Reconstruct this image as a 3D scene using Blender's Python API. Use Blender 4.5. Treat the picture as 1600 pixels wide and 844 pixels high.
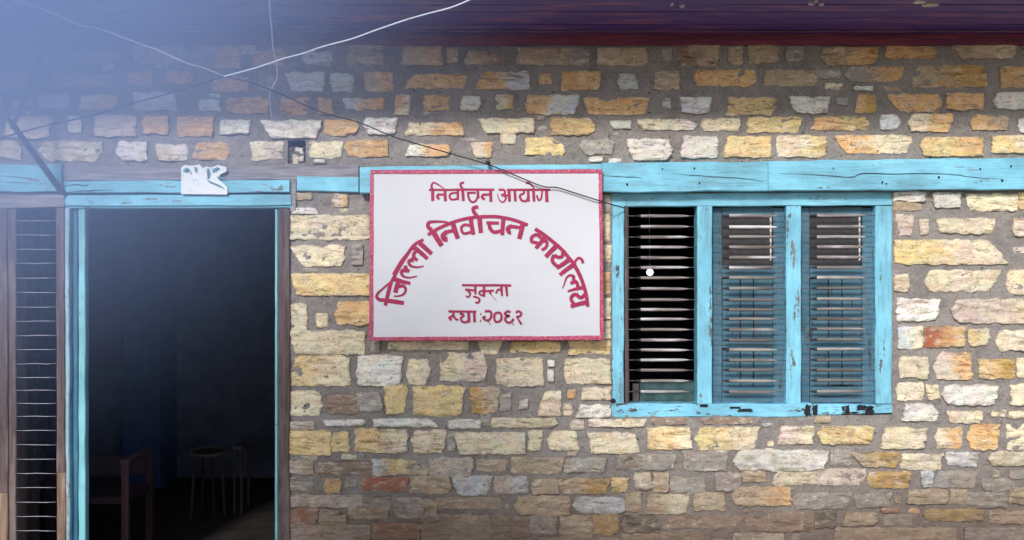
import bpy, math, random
from mathutils import Vector, noise
random.seed(7)
for o in list(bpy.data.objects): bpy.data.objects.remove(o)
SC = bpy.context.scene
COL = SC.collection
# ------------------------------------------------------------------ camera, light, exposure
CAMD, CAMZ, F = 6.0, 1.51, 300.0
cam_d = bpy.data.cameras.new('camera'); cam = bpy.data.objects.new('camera', cam_d); COL.objects.link(cam)
cam.location = (0, -CAMD, CAMZ); cam.rotation_euler = (math.pi/2, 0, 0)
cam_d.lens = 40.5; cam_d.sensor_width = 36; cam_d.clip_end = 2000; cam_d.clip_start = 0.05
SC.camera = cam
W = bpy.data.worlds.new('World'); SC.world = W; W.use_nodes = True
nt = W.node_tree
for n in list(nt.nodes): nt.nodes.remove(n)
wo = nt.nodes.new('ShaderNodeOutputWorld'); bg = nt.nodes.new('ShaderNodeBackground'); sk = nt.nodes.new('ShaderNodeTexSky')
SUN_EL, SUN_AZ = 31.0, -16.0          # azimuth measured from straight behind the camera, negative = to the left
sk.sky_type = 'NISHITA'; sk.sun_disc = False; sk.sun_elevation = math.radians(SUN_EL)
sk.sun_rotation = math.radians(180 + SUN_AZ*-1)
sk.air_density = 1.0; sk.dust_density = 1.0; sk.ozone_density = 1.6
bg.inputs['Strength'].default_value = 0.12
nt.links.new(sk.outputs[0], bg.inputs[0]); nt.links.new(bg.outputs[0], wo.inputs[0])
ld = bpy.data.lights.new('sun', 'SUN'); lo = bpy.data.objects.new('sun', ld); COL.objects.link(lo)
ld.energy = 2.0; ld.angle = math.radians(9); ld.color = (1.0, 0.975, 0.945)
e, a = math.radians(SUN_EL), math.radians(SUN_AZ)
sdir = Vector((math.sin(a)*math.cos(e), -math.cos(a)*math.cos(e), math.sin(e)))
lo.rotation_euler = sdir.to_track_quat('Z', 'Y').to_euler()
lo.location = sdir*30
SC.view_settings.view_transform = 'Standard'; SC.view_settings.look = 'None'
SC.view_settings.exposure = 0.62; SC.view_settings.gamma = 1
SC.view_settings.use_curve_mapping = False
SC.cycles.volume_step_rate = 2.0; SC.cycles.volume_bounces = 1

def at(px, py, Y=0.0):
    k = (CAMD+Y)/CAMD/F
    return Vector(((px-800)*k, Y, CAMZ+(422-py)*k))

# ------------------------------------------------------------------ materials
def nodes(name):
    m = bpy.data.materials.new(name); m.use_nodes = True
    t = m.node_tree
    for n in list(t.nodes): t.nodes.remove(n)
    out = t.nodes.new('ShaderNodeOutputMaterial'); p = t.nodes.new('ShaderNodeBsdfPrincipled')
    t.links.new(p.outputs[0], out.inputs[0])
    return m, t, p
def N(t, kind, **kw):
    n = t.nodes.new('ShaderNode'+kind)
    for k, v in kw.items():
        if k in n.inputs: n.inputs[k].default_value = v
        else: setattr(n, k, v)
    return n
def L(t, a, b): t.links.new(a, b)
def coords(t, scale, rand=True, extra=0.0):
    tc = N(t, 'TexCoord'); mp = N(t, 'Mapping'); mp.inputs['Scale'].default_value = scale
    add = N(t, 'VectorMath', operation='ADD')
    oi = N(t, 'ObjectInfo'); mul = N(t, 'Math', operation='MULTIPLY_ADD'); mul.inputs[1].default_value = 37.0; mul.inputs[2].default_value = extra
    L(t, oi.outputs['Random'], mul.inputs[0])
    L(t, tc.outputs['Object'], mp.inputs[0]); L(t, mp.outputs[0], add.inputs[0])
    if rand: L(t, mul.outputs[0], add.inputs[1])
    return add.outputs[0]
def noise_n(t, vec, scale, detail=4, rough=0.6, dist=0.0):
    n = N(t, 'TexNoise'); n.inputs['Scale'].default_value = scale; n.inputs['Detail'].default_value = detail
    n.inputs['Roughness'].default_value = rough; n.inputs['Distortion'].default_value = dist
    L(t, vec, n.inputs['Vector']); return n.outputs['Fac']
def ramp(t, fac, stops):
    r = N(t, 'ValToRGB'); cr = r.color_ramp
    while len(cr.elements) < len(stops): cr.elements.new(0.5)
    for e_, (p, c) in zip(cr.elements, stops):
        e_.position = p; e_.color = (c, c, c, 1) if not isinstance(c, tuple) else (*c, 1)
    L(t, fac, r.inputs[0]); return r.outputs[0]
def mix(t, fac, a_, b_, mode='MIX'):
    m = N(t, 'Mix', data_type='RGBA', blend_type=mode)
    if isinstance(fac, float): m.inputs[0].default_value = fac
    else: L(t, fac, m.inputs[0])
    for v, i in ((a_, 6), (b_, 7)):
        if isinstance(v, tuple): m.inputs[i].default_value = (*v, 1)
        else: L(t, v, m.inputs[i])
    return m.outputs[2]
def bump(t, p, h, strength, dist, prev=None):
    b = N(t, 'Bump'); b.inputs['Strength'].default_value = strength; b.inputs['Distance'].default_value = dist
    L(t, h, b.inputs['Height'])
    if prev: L(t, prev, b.inputs['Normal'])
    L(t, b.outputs[0], p.inputs['Normal']); return b.outputs[0]
def ground_dirt(t, col, low, high, dirt, amount):
    """splash dirt and soot from the ground, by height above the ground"""
    g = N(t, 'NewGeometry'); s = N(t, 'SeparateXYZ'); L(t, g.outputs['Position'], s.inputs[0])
    n = N(t, 'TexNoise'); n.inputs['Scale'].default_value = 2.2; n.inputs['Detail'].default_value = 5; L(t, g.outputs['Position'], n.inputs['Vector'])
    ma = N(t, 'Math', operation='MULTIPLY_ADD'); ma.inputs[1].default_value = 0.45; L(t, n.outputs['Fac'], ma.inputs[0]); L(t, s.outputs['Z'], ma.inputs[2])
    mr = N(t, 'MapRange'); mr.inputs['From Min'].default_value = low+.225; mr.inputs['From Max'].default_value = high+.225
    mr.inputs['To Min'].default_value = amount; mr.inputs['To Max'].default_value = 0.0
    L(t, ma.outputs[0], mr.inputs['Value'])
    return mix(t, mr.outputs[0], col, dirt)

def stone_mat():
    m, t, p = nodes('quarried_stone')
    at_ = N(t, 'VertexColor', layer_name='Col')
    v = coords(t, (1, 1, 1)); vs = coords(t, (5, 5, 27), extra=5); vd = coords(t, (1, 1, 2.1), extra=41)
    big = noise_n(t, v, 16, 5, .65, .6); fine = noise_n(t, v, 120, 5, .75); st = noise_n(t, vs, 1.0, 6, .68, 1.3)
    # how strongly each stone is bedded differs from stone to stone
    oi = N(t, 'ObjectInfo'); bed = ramp(t, oi.outputs['Random'], [(.15, .15), (.9, 1.0)])
    crack = ramp(t, noise_n(t, coords(t, (3, 3, 11), extra=61), 2.3, 5, .6, 1.8), [(.478, 0.0), (.496, 1.0), (.504, 1.0), (.522, 0.0)])
    c = mix(t, ramp(t, big, [(.36, 0.0), (.66, .20)]), at_.outputs['Color'], (.52, .42, .31))
    c = mix(t, ramp(t, noise_n(t, vd, 20, 4, .6), [(.52, 0.0), (.68, .42)]), c, (.82, .74, .60))
    c = mix(t, ramp(t, noise_n(t, coords(t, (1, 1, 2.2), extra=29), 15, 5, .65), [(.58, 0.0), (.74, .42)]), c, (.38, .25, .13))
    c = mix(t, ramp(t, noise_n(t, coords(t, (1, 1, 1.3), extra=77), 9, 5, .7), [(.62, 0.0), (.74, .35)]), c, (.27, .25, .235))
    sc_ = mix(t, bed, (1.0, 1.0, 1.0), ramp(t, st, [(.33, (.36, .30, .25)), (.41, (.84, .80, .76)), (.50, (1.06, 1.06, 1.06))]))
    c = mix(t, 1.0, c, sc_, 'MULTIPLY')
    mm = N(t, 'Math', operation='MULTIPLY'); mm.inputs[1].default_value = .85; L(t, crack, mm.inputs[0])
    m2 = N(t, 'Math', operation='MULTIPLY'); L(t, mm.outputs[0], m2.inputs[0]); L(t, ramp(t, big, [(.42, 0.0), (.56, 1.0)]), m2.inputs[1])
    c = mix(t, m2.outputs[0], c, (.12, .10, .085))
    c = mix(t, 1.0, c, ramp(t, fine, [(.30, .64), (.48, 1.12)]), 'MULTIPLY')
    c = mix(t, ramp(t, noise_n(t, v, 62, 2, .5), [(.67, 0.0), (.73, .7)]), c, (.12, .10, .09))
    c = ground_dirt(t, c, .12, .58, (.125, .085, .062), .74)
    L(t, c, p.inputs['Base Color']); p.inputs['Roughness'].default_value = .88; p.inputs['Specular IOR Level'].default_value = .25
    b0 = bump(t, p, m2.outputs[0], -.8, .006); b1 = bump(t, p, st, .6, .016, b0); b2 = bump(t, p, big, .8, .010, b1); bump(t, p, fine, .8, .0045, b2)
    return m
def mortar_mat():
    m, t, p = nodes('mud_mortar')
    v = coords(t, (1, 1, 1), False)
    big = noise_n(t, v, 3, 5, .6, .3); mid = noise_n(t, v, 22, 5, .65); fine = noise_n(t, v, 150, 5, .7)
    c = mix(t, ramp(t, big, [(.42, 0.0), (.58, 1.0)]), (.300, .268, .245), (.220, .195, .180))
    c = mix(t, ramp(t, mid, [(.35, 0.0), (.7, .7)]), c, (.35, .315, .285))
    c = mix(t, ramp(t, noise_n(t, coords(t, (1, 1, 3), False, 3), 9, 4, .6), [(.62, 0.0), (.75, .6)]), c, (.125, .11, .105))
    c = mix(t, 1.0, c, ramp(t, fine, [(.3, .60), (.6, 1.12)]), 'MULTIPLY')
    c = mix(t, ramp(t, noise_n(t, v, 70, 2, .5), [(.66, 0.0), (.72, .8)]), c, (.42, .38, .32))
    c = mix(t, ramp(t, noise_n(t, coords(t, (1, 1, 1), False, 9), 48, 2, .5), [(.68, 0.0), (.73, .85)]), c, (.05, .043, .04))
    c = ground_dirt(t, c, .12, .60, (.115, .08, .06), .8)
    L(t, c, p.inputs['Base Color']); p.inputs['Roughness'].default_value = .95; p.inputs['Specular IOR Level'].default_value = .15
    b1 = bump(t, p, mid, .9, .014); b2 = bump(t, p, fine, .9, .005, b1); bump(t, p, noise_n(t, v, 55, 3, .6), .8, .006, b2)
    return m
def wood_mat(name, col, dark, paint=None, wear=.5, axis='x', rough=.75, fine_grain=1.0, spec=.3, edge=None, light=None, grime=0.0):
    """weathered timber, optionally under worn paint; the grain runs along axis"""
    m, t, p = nodes(name)
    s = {'x': (1.6, 26, 26), 'z': (26, 26, 1.6)}[axis]
    g1 = noise_n(t, coords(t, s), 1.6, 6, .65, .6); g2 = noise_n(t, coords(t, tuple(q*3.2 for q in s), extra=9), 1.6, 3, .6)
    c = mix(t, ramp(t, g1, [(.35, 0.0), (.65, 1.0)]), dark, col)
    if light: c = mix(t, ramp(t, noise_n(t, coords(t, tuple(math.sqrt(q) for q in s), extra=4), 1.9, 4, .6), [(.5, 0.0), (.66, .8)]), c, light)
    c = mix(t, 1.0, c, ramp(t, g2, [(.3, .7), (.6, 1.05)]), 'MULTIPLY')
    last = g1
    if paint:
        pc = mix(t, ramp(t, noise_n(t, coords(t, (1, 1, 1), extra=2), 3.5, 5, .6), [(.35, 0.0), (.68, 1.0)]), paint, tuple(min(1, q*1.4+.03) for q in paint))
        pc = mix(t, ramp(t, g2, [(.30, .45), (.46, 0.0)]), pc, tuple(q*.55 for q in paint))
        if grime: pc = mix(t, ramp(t, noise_n(t, coords(t, tuple(math.sqrt(q) for q in s), extra=21), 2.2, 5, .65), [(.48, 0.0), (.72, grime)]), pc, (.09, .12, .14))
        w1 = noise_n(t, coords(t, tuple(q**.62 for q in s), extra=13), 3.0, 7, .72)
        w2 = noise_n(t, coords(t, (1, 1, 1), extra=31), 55, 4, .6)
        mm = N(t, 'Math', operation='MULTIPLY_ADD'); L(t, w2, mm.inputs[0]); mm.inputs[1].default_value = .25; L(t, w1, mm.inputs[2])
        k = .83 - .26*wear
        f = ramp(t, mm.outputs[0], [(k, 0.0), (k+.025, 1.0)])
        c = mix(t, f, pc, c); last = mm.outputs[0]
        b0 = bump(t, p, f, -.5, .003)
    else: b0 = None
    L(t, c, p.inputs['Base Color']); p.inputs['Roughness'].default_value = rough; p.inputs['Specular IOR Level'].default_value = spec
    b1 = bump(t, p, g1, .45*fine_grain, .008, b0); bump(t, p, g2, .4*fine_grain, .003, b1)
    return m
def plain(name, col, rough=.6, metal=0.0, var=.2, scale=30, spec=.4, emit=None, col2=None):
    m, t, p = nodes(name)
    v = coords(t, (1, 1, 1)); n = noise_n(t, v, scale, 4, .6)
    c = mix(t, ramp(t, n, [(.35, 0.0), (.65, 1.0)]), tuple(q*(1-var) for q in col), col2 or tuple(min(1, q*(1+var)) for q in col))
    L(t, c, p.inputs['Base Color']); p.inputs['Roughness'].default_value = rough; p.inputs['Metallic'].default_value = metal
    p.inputs['Specular IOR Level'].default_value = spec
    bump(t, p, n, .25, .003)
    if emit: p.inputs['Emission Color'].default_value = (*emit[0], 1); p.inputs['Emission Strength'].default_value = emit[1]
    return m
STONE, MORTAR = stone_mat(), mortar_mat()
BLUE = (.165, .435, .555)
M = dict(
    blue_x=wood_mat('sky_blue_painted_beam', (.25, .25, .24), (.10, .10, .10), BLUE, .30, 'x', .6, 1.2, grime=.5),
    blue_x_worn=wood_mat('worn_sky_blue_board', (.25, .25, .27), (.12, .12, .14), (.16, .43, .55), .42, 'x', .6, .8, grime=.3),
    blue_z=wood_mat('sky_blue_painted_post', (.22, .22, .22), (.05, .05, .06), BLUE, .40, 'z', .6, 1.0, grime=.6),
    sill=wood_mat('peeling_blue_sill', (.13, .10, .09), (.03, .025, .03), (.16, .43, .56), .55, 'x', .6, 1, grime=.3),
    shutter=wood_mat('faded_blue_shutter_wood', (.10, .13, .15), (.03, .04, .05), (.045, .120, .170), .38, 'z', .6, 1, grime=.85),
    shutter_x=wood_mat('faded_blue_shutter_rail', (.10, .13, .15), (.03, .04, .05), (.045, .120, .170), .40, 'x', .6, 1, grime=.85),
    teal_z=wood_mat('pale_teal_door_stop', (.2, .2, .2), (.08, .08, .08), (.16, .40, .45), .3, 'z', .5, .6, grime=.3),
    grey_z=wood_mat('pale_grey_door_edge', (.30, .33, .36), (.14, .15, .17), (.22, .36, .42), .5, 'z', .7, .8),
    deep_z=wood_mat('deep_blue_door_rebate', (.1, .1, .1), (.05, .05, .05), (.028, .125, .20), .2, 'z', .55, .6),
    grey_x=wood_mat('bare_grey_timber', (.36, .33, .35), (.19, .17, .185), None, 0, 'x', .85, 1, light=(.32, .31, .30)),
    brown_z=wood_mat('old_brown_post', (.155, .105, .098), (.07, .048, .048), None, 0, 'z', .8, 1, light=(.21, .165, .15)),
    brown_z2=wood_mat('bare_pale_post_foot', (.30, .20, .14), (.15, .09, .065), None, 0, 'z', .85, 1.2, light=(.36, .32, .29)),
    plate=wood_mat('dark_red_wall_plate', (.27, .055, .085), (.14, .032, .07), None, 0, 'x', .6, 1),
    soffit=wood_mat('purple_brown_eave_board', (.17, .07, .30), (.08, .045, .27), None, 0, 'x', .42, 1, spec=.5, light=(.42, .15, .27)),
    strip=wood_mat('pink_brown_edge_highlight', (.36, .17, .26), (.16, .06, .10), None, 0, 'x', .5, 1),
    rafter=wood_mat('dark_rafter_wood', (.06, .04, .04), (.03, .02, .02), None, 0, 'x', .7, 1),
    speck_and_bead=wood_mat('pale_speck_and_bead', (.85, .75, .70), (.6, .5, .45), None, 0, 'x', .8, 1),
    bar_wood=wood_mat('weathered_bar_sleeve', (.34, .30, .285), (.14, .11, .10), None, 0, 'x', .6, .8, light=(.80, .78, .77)),
    bar_tan=wood_mat('tanned_bar_sleeve', (.22, .20, .18), (.09, .08, .075), None, 0, 'x', .7, .8, light=(.42, .39, .36)),
    bar_tip=plain('charred_bar_tip', (.020, .018, .02), .7),
    iron=plain('thin_grey_iron', (.15, .15, .16), .5, .6, .3),
    rust=plain('rusty_bracket_iron', (.085, .07, .072), .7, .2, .4, 18),
    bright_wire=plain('bright_galvanised_wire', (.30, .29, .34), .4, .4, .15),
    sunlit_pvc=plain('sunlit_cable_sheath', (.66, .67, .72), .4, 0, .08),
    black_pvc=plain('black_cable_sheath', (.018, .018, .024), .5, 0, .2),
    lilac=plain('pale_lilac_string', (.62, .56, .68), .8, 0, .15),
    sign_white=plain('white_sign_enamel', (.605, .60, .63), .4, 0, .035, 3.0, .4),
    sign_red=plain('crimson_sign_paint', (.33, .010, .070), .45, 0, .22, 90),
    pane=plain('dusty_dark_pane', (.032, .028, .035), .28, 0, .35, 40, .5),
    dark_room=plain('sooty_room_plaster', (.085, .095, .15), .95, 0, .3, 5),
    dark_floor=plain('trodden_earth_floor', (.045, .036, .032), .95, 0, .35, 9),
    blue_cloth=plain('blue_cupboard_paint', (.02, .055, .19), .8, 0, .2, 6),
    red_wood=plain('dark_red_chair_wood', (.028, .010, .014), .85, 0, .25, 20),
    olive=plain('olive_post_paint', (.04, .038, .03), .8, 0, .3, 15),
    pale_seat=plain('pale_seat_rim', (.085, .078, .06), .6, 0, .15),
    green_board=plain('dark_green_ledge', (.04, .09, .09), .7, 0, .3, 20),
    bulb=plain('frosted_white_bulb', (.9, .9, .9), .3, 0, .02, emit=((1, 1, 1), 1.2)),
    hole=plain('soot_black', (.015, .016, .02), .9),
    roof=plain('grey_slate_roof', (.12, .12, .13), .8, 0, .3, 8),
)
def paper_mat():
    m, t, p = nodes('torn_poster_paper')
    v = coords(t, (1, 1, 1)); n = noise_n(t, v, 42, 4, .6, .8)
    c = mix(t, ramp(t, n, [(.60, 0.0), (.66, .65)]), (.78, .80, .82), (.30, .50, .54))
    L(t, c, p.inputs['Base Color']); p.inputs['Roughness'].default_value = .8; return m
M['paper'] = paper_mat()
def edge_mat():
    m, t, p = nodes('chipped_red_border_paint')
    v = coords(t, (1, 1, 1)); n = noise_n(t, v, 75, 5, .65); n2 = noise_n(t, v, 30, 5, .7)
    c = mix(t, ramp(t, n, [(.47, 0.0), (.66, 1.0)]), (.42, .035, .10), (.58, .20, .27))
    c = mix(t, ramp(t, n2, [(.58, 0.0), (.66, .7)]), c, (.23, .03, .05))
    L(t, c, p.inputs['Base Color']); p.inputs['Roughness'].default_value = .55; bump(t, p, n, .5, .003); return m
M['edge'] = edge_mat()

# ------------------------------------------------------------------ object helpers
def thing(name, label, cat, loc=(0, 0, 0), group=None):
    o = bpy.data.objects.new(name, None); COL.objects.link(o); o.location = loc; o.empty_display_size = .1
    o['label'] = label; o['category'] = cat
    if group: o['group'] = group
    return o
def wloc(o):
    v = Vector(o.location)
    while o.parent: o = o.parent; v += Vector(o.location)
    return v
def obj(name, vs, fs, mats, parent=None, smooth=False, cols=None, fm=None, label=None, kind=None):
    """link one mesh object; vertices in world metres, origin moved to their middle"""
    lo_ = [min(v[i] for v in vs) for i in range(3)]; hi = [max(v[i] for v in vs) for i in range(3)]
    c = Vector([(lo_[i]+hi[i])/2 for i in range(3)])
    me = bpy.data.meshes.new(name)
    me.from_pydata([(v[0]-c[0], v[1]-c[1], v[2]-c[2]) for v in vs], [], fs)
    if not isinstance(mats, (list, tuple)): mats = [mats]
    for q in mats: me.materials.append(q)
    if fm: me.polygons.foreach_set('material_index', fm)
    if smooth: me.polygons.foreach_set('use_smooth', [True]*len(me.polygons))
    if cols: me.set_sharp_from_angle(angle=math.radians(32))
    if cols:
        ca = me.color_attributes.new('Col', 'FLOAT_COLOR', 'POINT')
        ca.data.foreach_set('color', [q for cc in cols for q in (*cc, 1.0)])
    me.update()
    o = bpy.data.objects.new(name, me); COL.objects.link(o)
    if parent: o.parent = parent; o.location = c - wloc(parent)
    else: o.location = c
    if label: o['label'] = label
    if kind: o['kind'] = kind
    return o
class MB:
    def __init__(s): s.v = []; s.f = []; s.m = []
    def add(s, vs, fs, mi=0):
        b = len(s.v); s.v += [tuple(q) for q in vs]; s.f += [tuple(i+b for i in f) for f in fs]; s.m += [mi]*len(fs)
    def box(s, x0, x1, y0, y1, z0, z1, mi=0):
        s.add([(x0, y0, z0), (x1, y0, z0), (x1, y1, z0), (x0, y1, z0), (x0, y0, z1), (x1, y0, z1), (x1, y1, z1), (x0, y1, z1)],
              [(0, 3, 2, 1), (4, 5, 6, 7), (0, 1, 5, 4), (1, 2, 6, 5), (2, 3, 7, 6), (3, 0, 4, 7)], mi)
    def build(s, name, mats, parent=None, **k): return obj(name, s.v, s.f, mats, parent, fm=s.m, **k)
def tube_data(pts, rad, n=8):
    vs, fs = [], []
    for i, p in enumerate(pts):
        d = (pts[min(i+1, len(pts)-1)]-pts[max(i-1, 0)]).normalized()
        up = Vector((0, 0, 1)) if abs(d.z) < .9 else Vector((0, 1, 0))
        a_ = d.cross(up).normalized(); b_ = d.cross(a_)
        r = rad[i] if isinstance(rad, (list, tuple)) else rad
        for k in range(n):
            t = 2*math.pi*k/n; vs.append(p+a_*math.cos(t)*r+b_*math.sin(t)*r)
    for i in range(len(pts)-1):
        for k in range(n): fs.append((i*n+k, i*n+(k+1) % n, (i+1)*n+(k+1) % n, (i+1)*n+k))
    fs.append(tuple(range(n))[::-1]); fs.append(tuple((len(pts)-1)*n+k for k in range(n)))
    return vs, fs
def smooth_pts(pts, sub=6):
    out = []
    P = [pts[0]]+list(pts)+[pts[-1]]
    for i in range(1, len(P)-2):
        for k in range(sub):
            t = k/sub; a_, b_, c, d = P[i-1], P[i], P[i+1], P[i+2]
            out.append(tuple(.5*((2*b_[j])+(-a_[j]+c[j])*t+(2*a_[j]-5*b_[j]+4*c[j]-d[j])*t*t+(-a_[j]+3*b_[j]-3*c[j]+d[j])*t**3) for j in range(len(b_))))
    out.append(tuple(pts[-1])); return out
def board(name, quad, yf, yb, mat, parent, wob=.0022, ch=.004, seg=.06, label=None, both=True):
    """timber from its four front corners in photo coordinates (TL, TR, BR, BL); the long side follows the larger extent"""
    TL, TR, BR, BL = [at(q[0], q[1], yf) for q in quad]
    horiz = abs(TR.x-TL.x) > abs(TL.z-BL.z)
    A0, A1, B0, B1 = (BL, BR, TL, TR) if horiz else (TL, BL, TR, BR)   # edge A from 0 to 1, edge B from 0 to 1
    n = max(2, int((A1-A0).length/seg)); sd = random.random()*100
    vs, fs = [], []
    for i in range(n+1):
        t = i/n; a_ = A0.lerp(A1, t); b_ = B0.lerp(B1, t); u = (b_-a_).normalized()
        wa = (noise.noise((t*n*.31, sd, 0))+.5*noise.noise((t*n*.9, sd, 4)))*wob*2; wb = (noise.noise((t*n*.31, sd, 9))+.5*noise.noise((t*n*.9, sd, 7)))*wob*2
        wf = noise.noise((t*n*.3, sd, 17))*wob*1.2
        a_ = a_+u*wa; b_ = b_+u*wb; f = Vector((0, 1, 0))
        w = (b_-a_).length; c = min(ch, w*.3)
        mid = a_.lerp(b_, .5)+f*(wf*.6)
        ring = [a_+f*(yb-yf), a_+f*c, a_+u*c+f*wf, mid, b_-u*c+f*wf, b_+f*c, b_+f*(yb-yf)]
        vs += ring
    k = 7
    for i in range(n):
        for j in range(k):
            q = (i*k+j, i*k+(j+1) % k, (i+1)*k+(j+1) % k, (i+1)*k+j)
            fs.append(q if horiz else q[::-1])
    e0 = tuple(range(k)); e1 = tuple(n*k+j for j in range(k))
    fs.append(e0[::-1] if horiz else e0); fs.append(e1 if horiz else e1[::-1])
    return obj(name, vs, fs, mat, parent, label=label)

# ------------------------------------------------------------------ ground and sky surroundings
GZ = -.36; mb = MB(); G = []
nn = 24
for j in range(nn+1):
    for i in range(nn+1):
        x = (i/nn*2-1); y = (j/nn*2-1); x = math.copysign(abs(x)**3, x)*600; y = math.copysign(abs(y)**3, y)*600
        G.append((x, y, GZ+.012*noise.noise((x*.8, y*.8, 0)) if abs(x)+abs(y) < 30 else 0))
gm, t, p = nodes('packed_earth')
v = coords(t, (1, 1, 1), False); c = mix(t, ramp(t, noise_n(t, v, .8, 6, .6), [(.35, 0.0), (.65, 1.0)]), (.17, .135, .105), (.24, .20, .165))
L(t, c, p.inputs['Base Color']); p.inputs['Roughness'].default_value = .95; bump(t, p, noise_n(t, v, 9, 6, .7), .6, .02)
obj('ground', G, [(j*(nn+1)+i, j*(nn+1)+i+1, (j+1)*(nn+1)+i+1, (j+1)*(nn+1)+i) for j in range(nn) for i in range(nn)], gm, kind='structure')

# ------------------------------------------------------------------ the house
H = thing('stone_house', 'rubble stone house front with sky blue door frame, window frame and lintels', 'house', (0, .2, 0))
XL, XR, ZT = -4.3, 4.3, at(0, 66).z
# openings in the wall face, in photo coordinates: x0, x1, y0, y1
HOLES = [(-12, 450, 262, 1200), (448, 479, 219, 257), (956, 1392, 302, 648)]
def rectw(r): a_, b_ = at(r[0], r[3]), at(r[1], r[2]); return a_.x, b_.x, max(a_.z, GZ-.05), b_.z
hw = [rectw(r) for r in HOLES]
# mortar skin: a lumpy grid with the openings left out
cs = .0135
vs, fs, idx = [], [], {}
nx, nz = int((XR-XL)/cs), int((ZT-GZ+.06)/cs)
def mvert(i, j):
    k = (i, j)
    if k not in idx:
        x = XL+i*cs; z = GZ-.06+j*cs
        d = .0065*noise.noise((x*7, z*9, 3))+.0055*noise.noise((x*24, z*28, 8))+.003*noise.noise((x*61, z*70, 1))
        idx[k] = len(vs); vs.append((x, -.0035+d*1.25, z))
    return idx[k]
for i in range(nx):
    for j in range(nz):
        x = XL+(i+.5)*cs; z = GZ-.06+(j+.5)*cs
        if any(a_ < x < b_ and c_ < z < d_ for a_, b_, c_, d_ in hw): continue
        fs.append((mvert(i, j), mvert(i+1, j), mvert(i+1, j+1), mvert(i, j+1)))
obj('mortar', vs, fs, MORTAR, H, smooth=True)
# solid wall behind, as blocks round the openings
mb = MB(); YW0, YW1 = .014, .42
xs = sorted({XL, XR}|{q for h in hw for q in h[:2]}); zs = sorted({GZ-.06, ZT}|{q for h in hw for q in h[2:]})
for i in range(len(xs)-1):
    for j in range(len(zs)-1):
        cx, cz = (xs[i]+xs[i+1])/2, (zs[j]+zs[j+1])/2
        if cz < GZ-.06 or cz > ZT or any(a_ < cx < b_ and c_ < cz < d_ for a_, b_, c_, d_ in hw): continue
        mb.box(xs[i], xs[i+1], YW0, YW1, zs[j], zs[j+1])
mb.box(*[hw[1][0], hw[1][1], .12, YW1, hw[1][2], hw[1][3]])
mb.build('wall_core', MORTAR, H)
# rooms behind the wall
mb = MB(); YB, HC = 4.2, ZT
mb.box(XL, XR, YB, YB+.2, GZ-.1, HC); mb.box(XL, XL+.2, YW1, YB, GZ-.1, HC); mb.box(XR-.2, XR, YW1, YB, GZ-.1, HC)
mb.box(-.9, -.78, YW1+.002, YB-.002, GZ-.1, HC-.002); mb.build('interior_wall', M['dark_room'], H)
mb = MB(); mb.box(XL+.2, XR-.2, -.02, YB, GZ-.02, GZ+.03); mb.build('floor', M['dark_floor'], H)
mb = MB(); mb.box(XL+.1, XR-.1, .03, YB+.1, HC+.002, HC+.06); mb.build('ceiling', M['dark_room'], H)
# roof: two slopes, far above the picture, and its eave
mb = MB()
ze = ZT+.10
rv = [(XL-.3, -.76, ze), (XR+.3, -.76, ze), (XR+.3, 2.3, ze+1.5), (XL-.3, 2.3, ze+1.5), (XR+.3, 5.4, ze), (XL-.3, 5.4, ze)]
rv2 = [(x, y, z+.07) for x, y, z in rv]
mb.add(rv+rv2, [(0, 3, 2, 1), (3, 5, 4, 2), (6, 7, 8, 9), (9, 8, 10, 11), (0, 1, 7, 6), (5, 11, 10, 4), (0, 6, 9, 3), (3, 9, 11, 5), (1, 2, 8, 7), (2, 4, 10, 8)])
mb.build('roof', M['roof'], H)
# wall plate and soffit boards
board('wall_plate', [(-520, 51), (2120, 51), (2120, 70), (-520, 70)], -.03, .05, M['plate'], H, .003)
board('wall_plate', [(-520, 40), (2120, 40), (2120, 50.5), (-520, 50.5)], -.048, .05, M['soffit'], H, .0018, .002)
board('edge_highlight', [(-520, 47.6), (2120, 47.6), (2120, 50), (-520, 50)], -.052, -.0485, M['strip'], H, .0006, .0008)  # thin strip whose pink colour imitates the highlight on the board edge
zb = at(0, 47.2, -.048).z
y0 = -.052
for k, w in enumerate([.135, .15, .12, .15, .14]):
    vs, fs = [], []; n = 60; sd = k*7.7; x0, x1 = XL-.28, XR+.28; tilt = random.uniform(-.003, .004)
    for i in range(n+1):
        x = x0+(x1-x0)*i/n; a_ = y0-.002+.003*noise.noise((x*2, sd, 0)); b_ = y0-w+.004*noise.noise((x*2, sd, 5)); s_ = .004*noise.noise((x*.8, sd, 9))
        vs += [(x, a_, zb+s_), (x, b_, zb+s_+tilt), (x, b_, zb+s_+tilt+.025), (x, a_, zb+s_+.025)]
    for i in range(n):
        for j in range(4): fs.append((i*4+j, i*4+(j+1) % 4, (i+1)*4+(j+1) % 4, (i+1)*4+j))
    fs += [(0, 3, 2, 1), (n*4, n*4+1, n*4+2, n*4+3)]
    obj('eave_board', vs, fs, M['soffit'], H); y0 -= w+.004
for k in range(15):
    x = -4.2+k*.6+random.uniform(-.03, .03)
    mb = MB(); mb.box(x-.035, x+.035, -.74, .0, zb+.032, ze+.02); mb.build('rafter', M['rafter'], H)
mb = MB(); mb.box(XL-.28, XR+.28, -.775, -.757, zb-.004, ze+.07); mb.build('fascia', M['rafter'], H)
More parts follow.
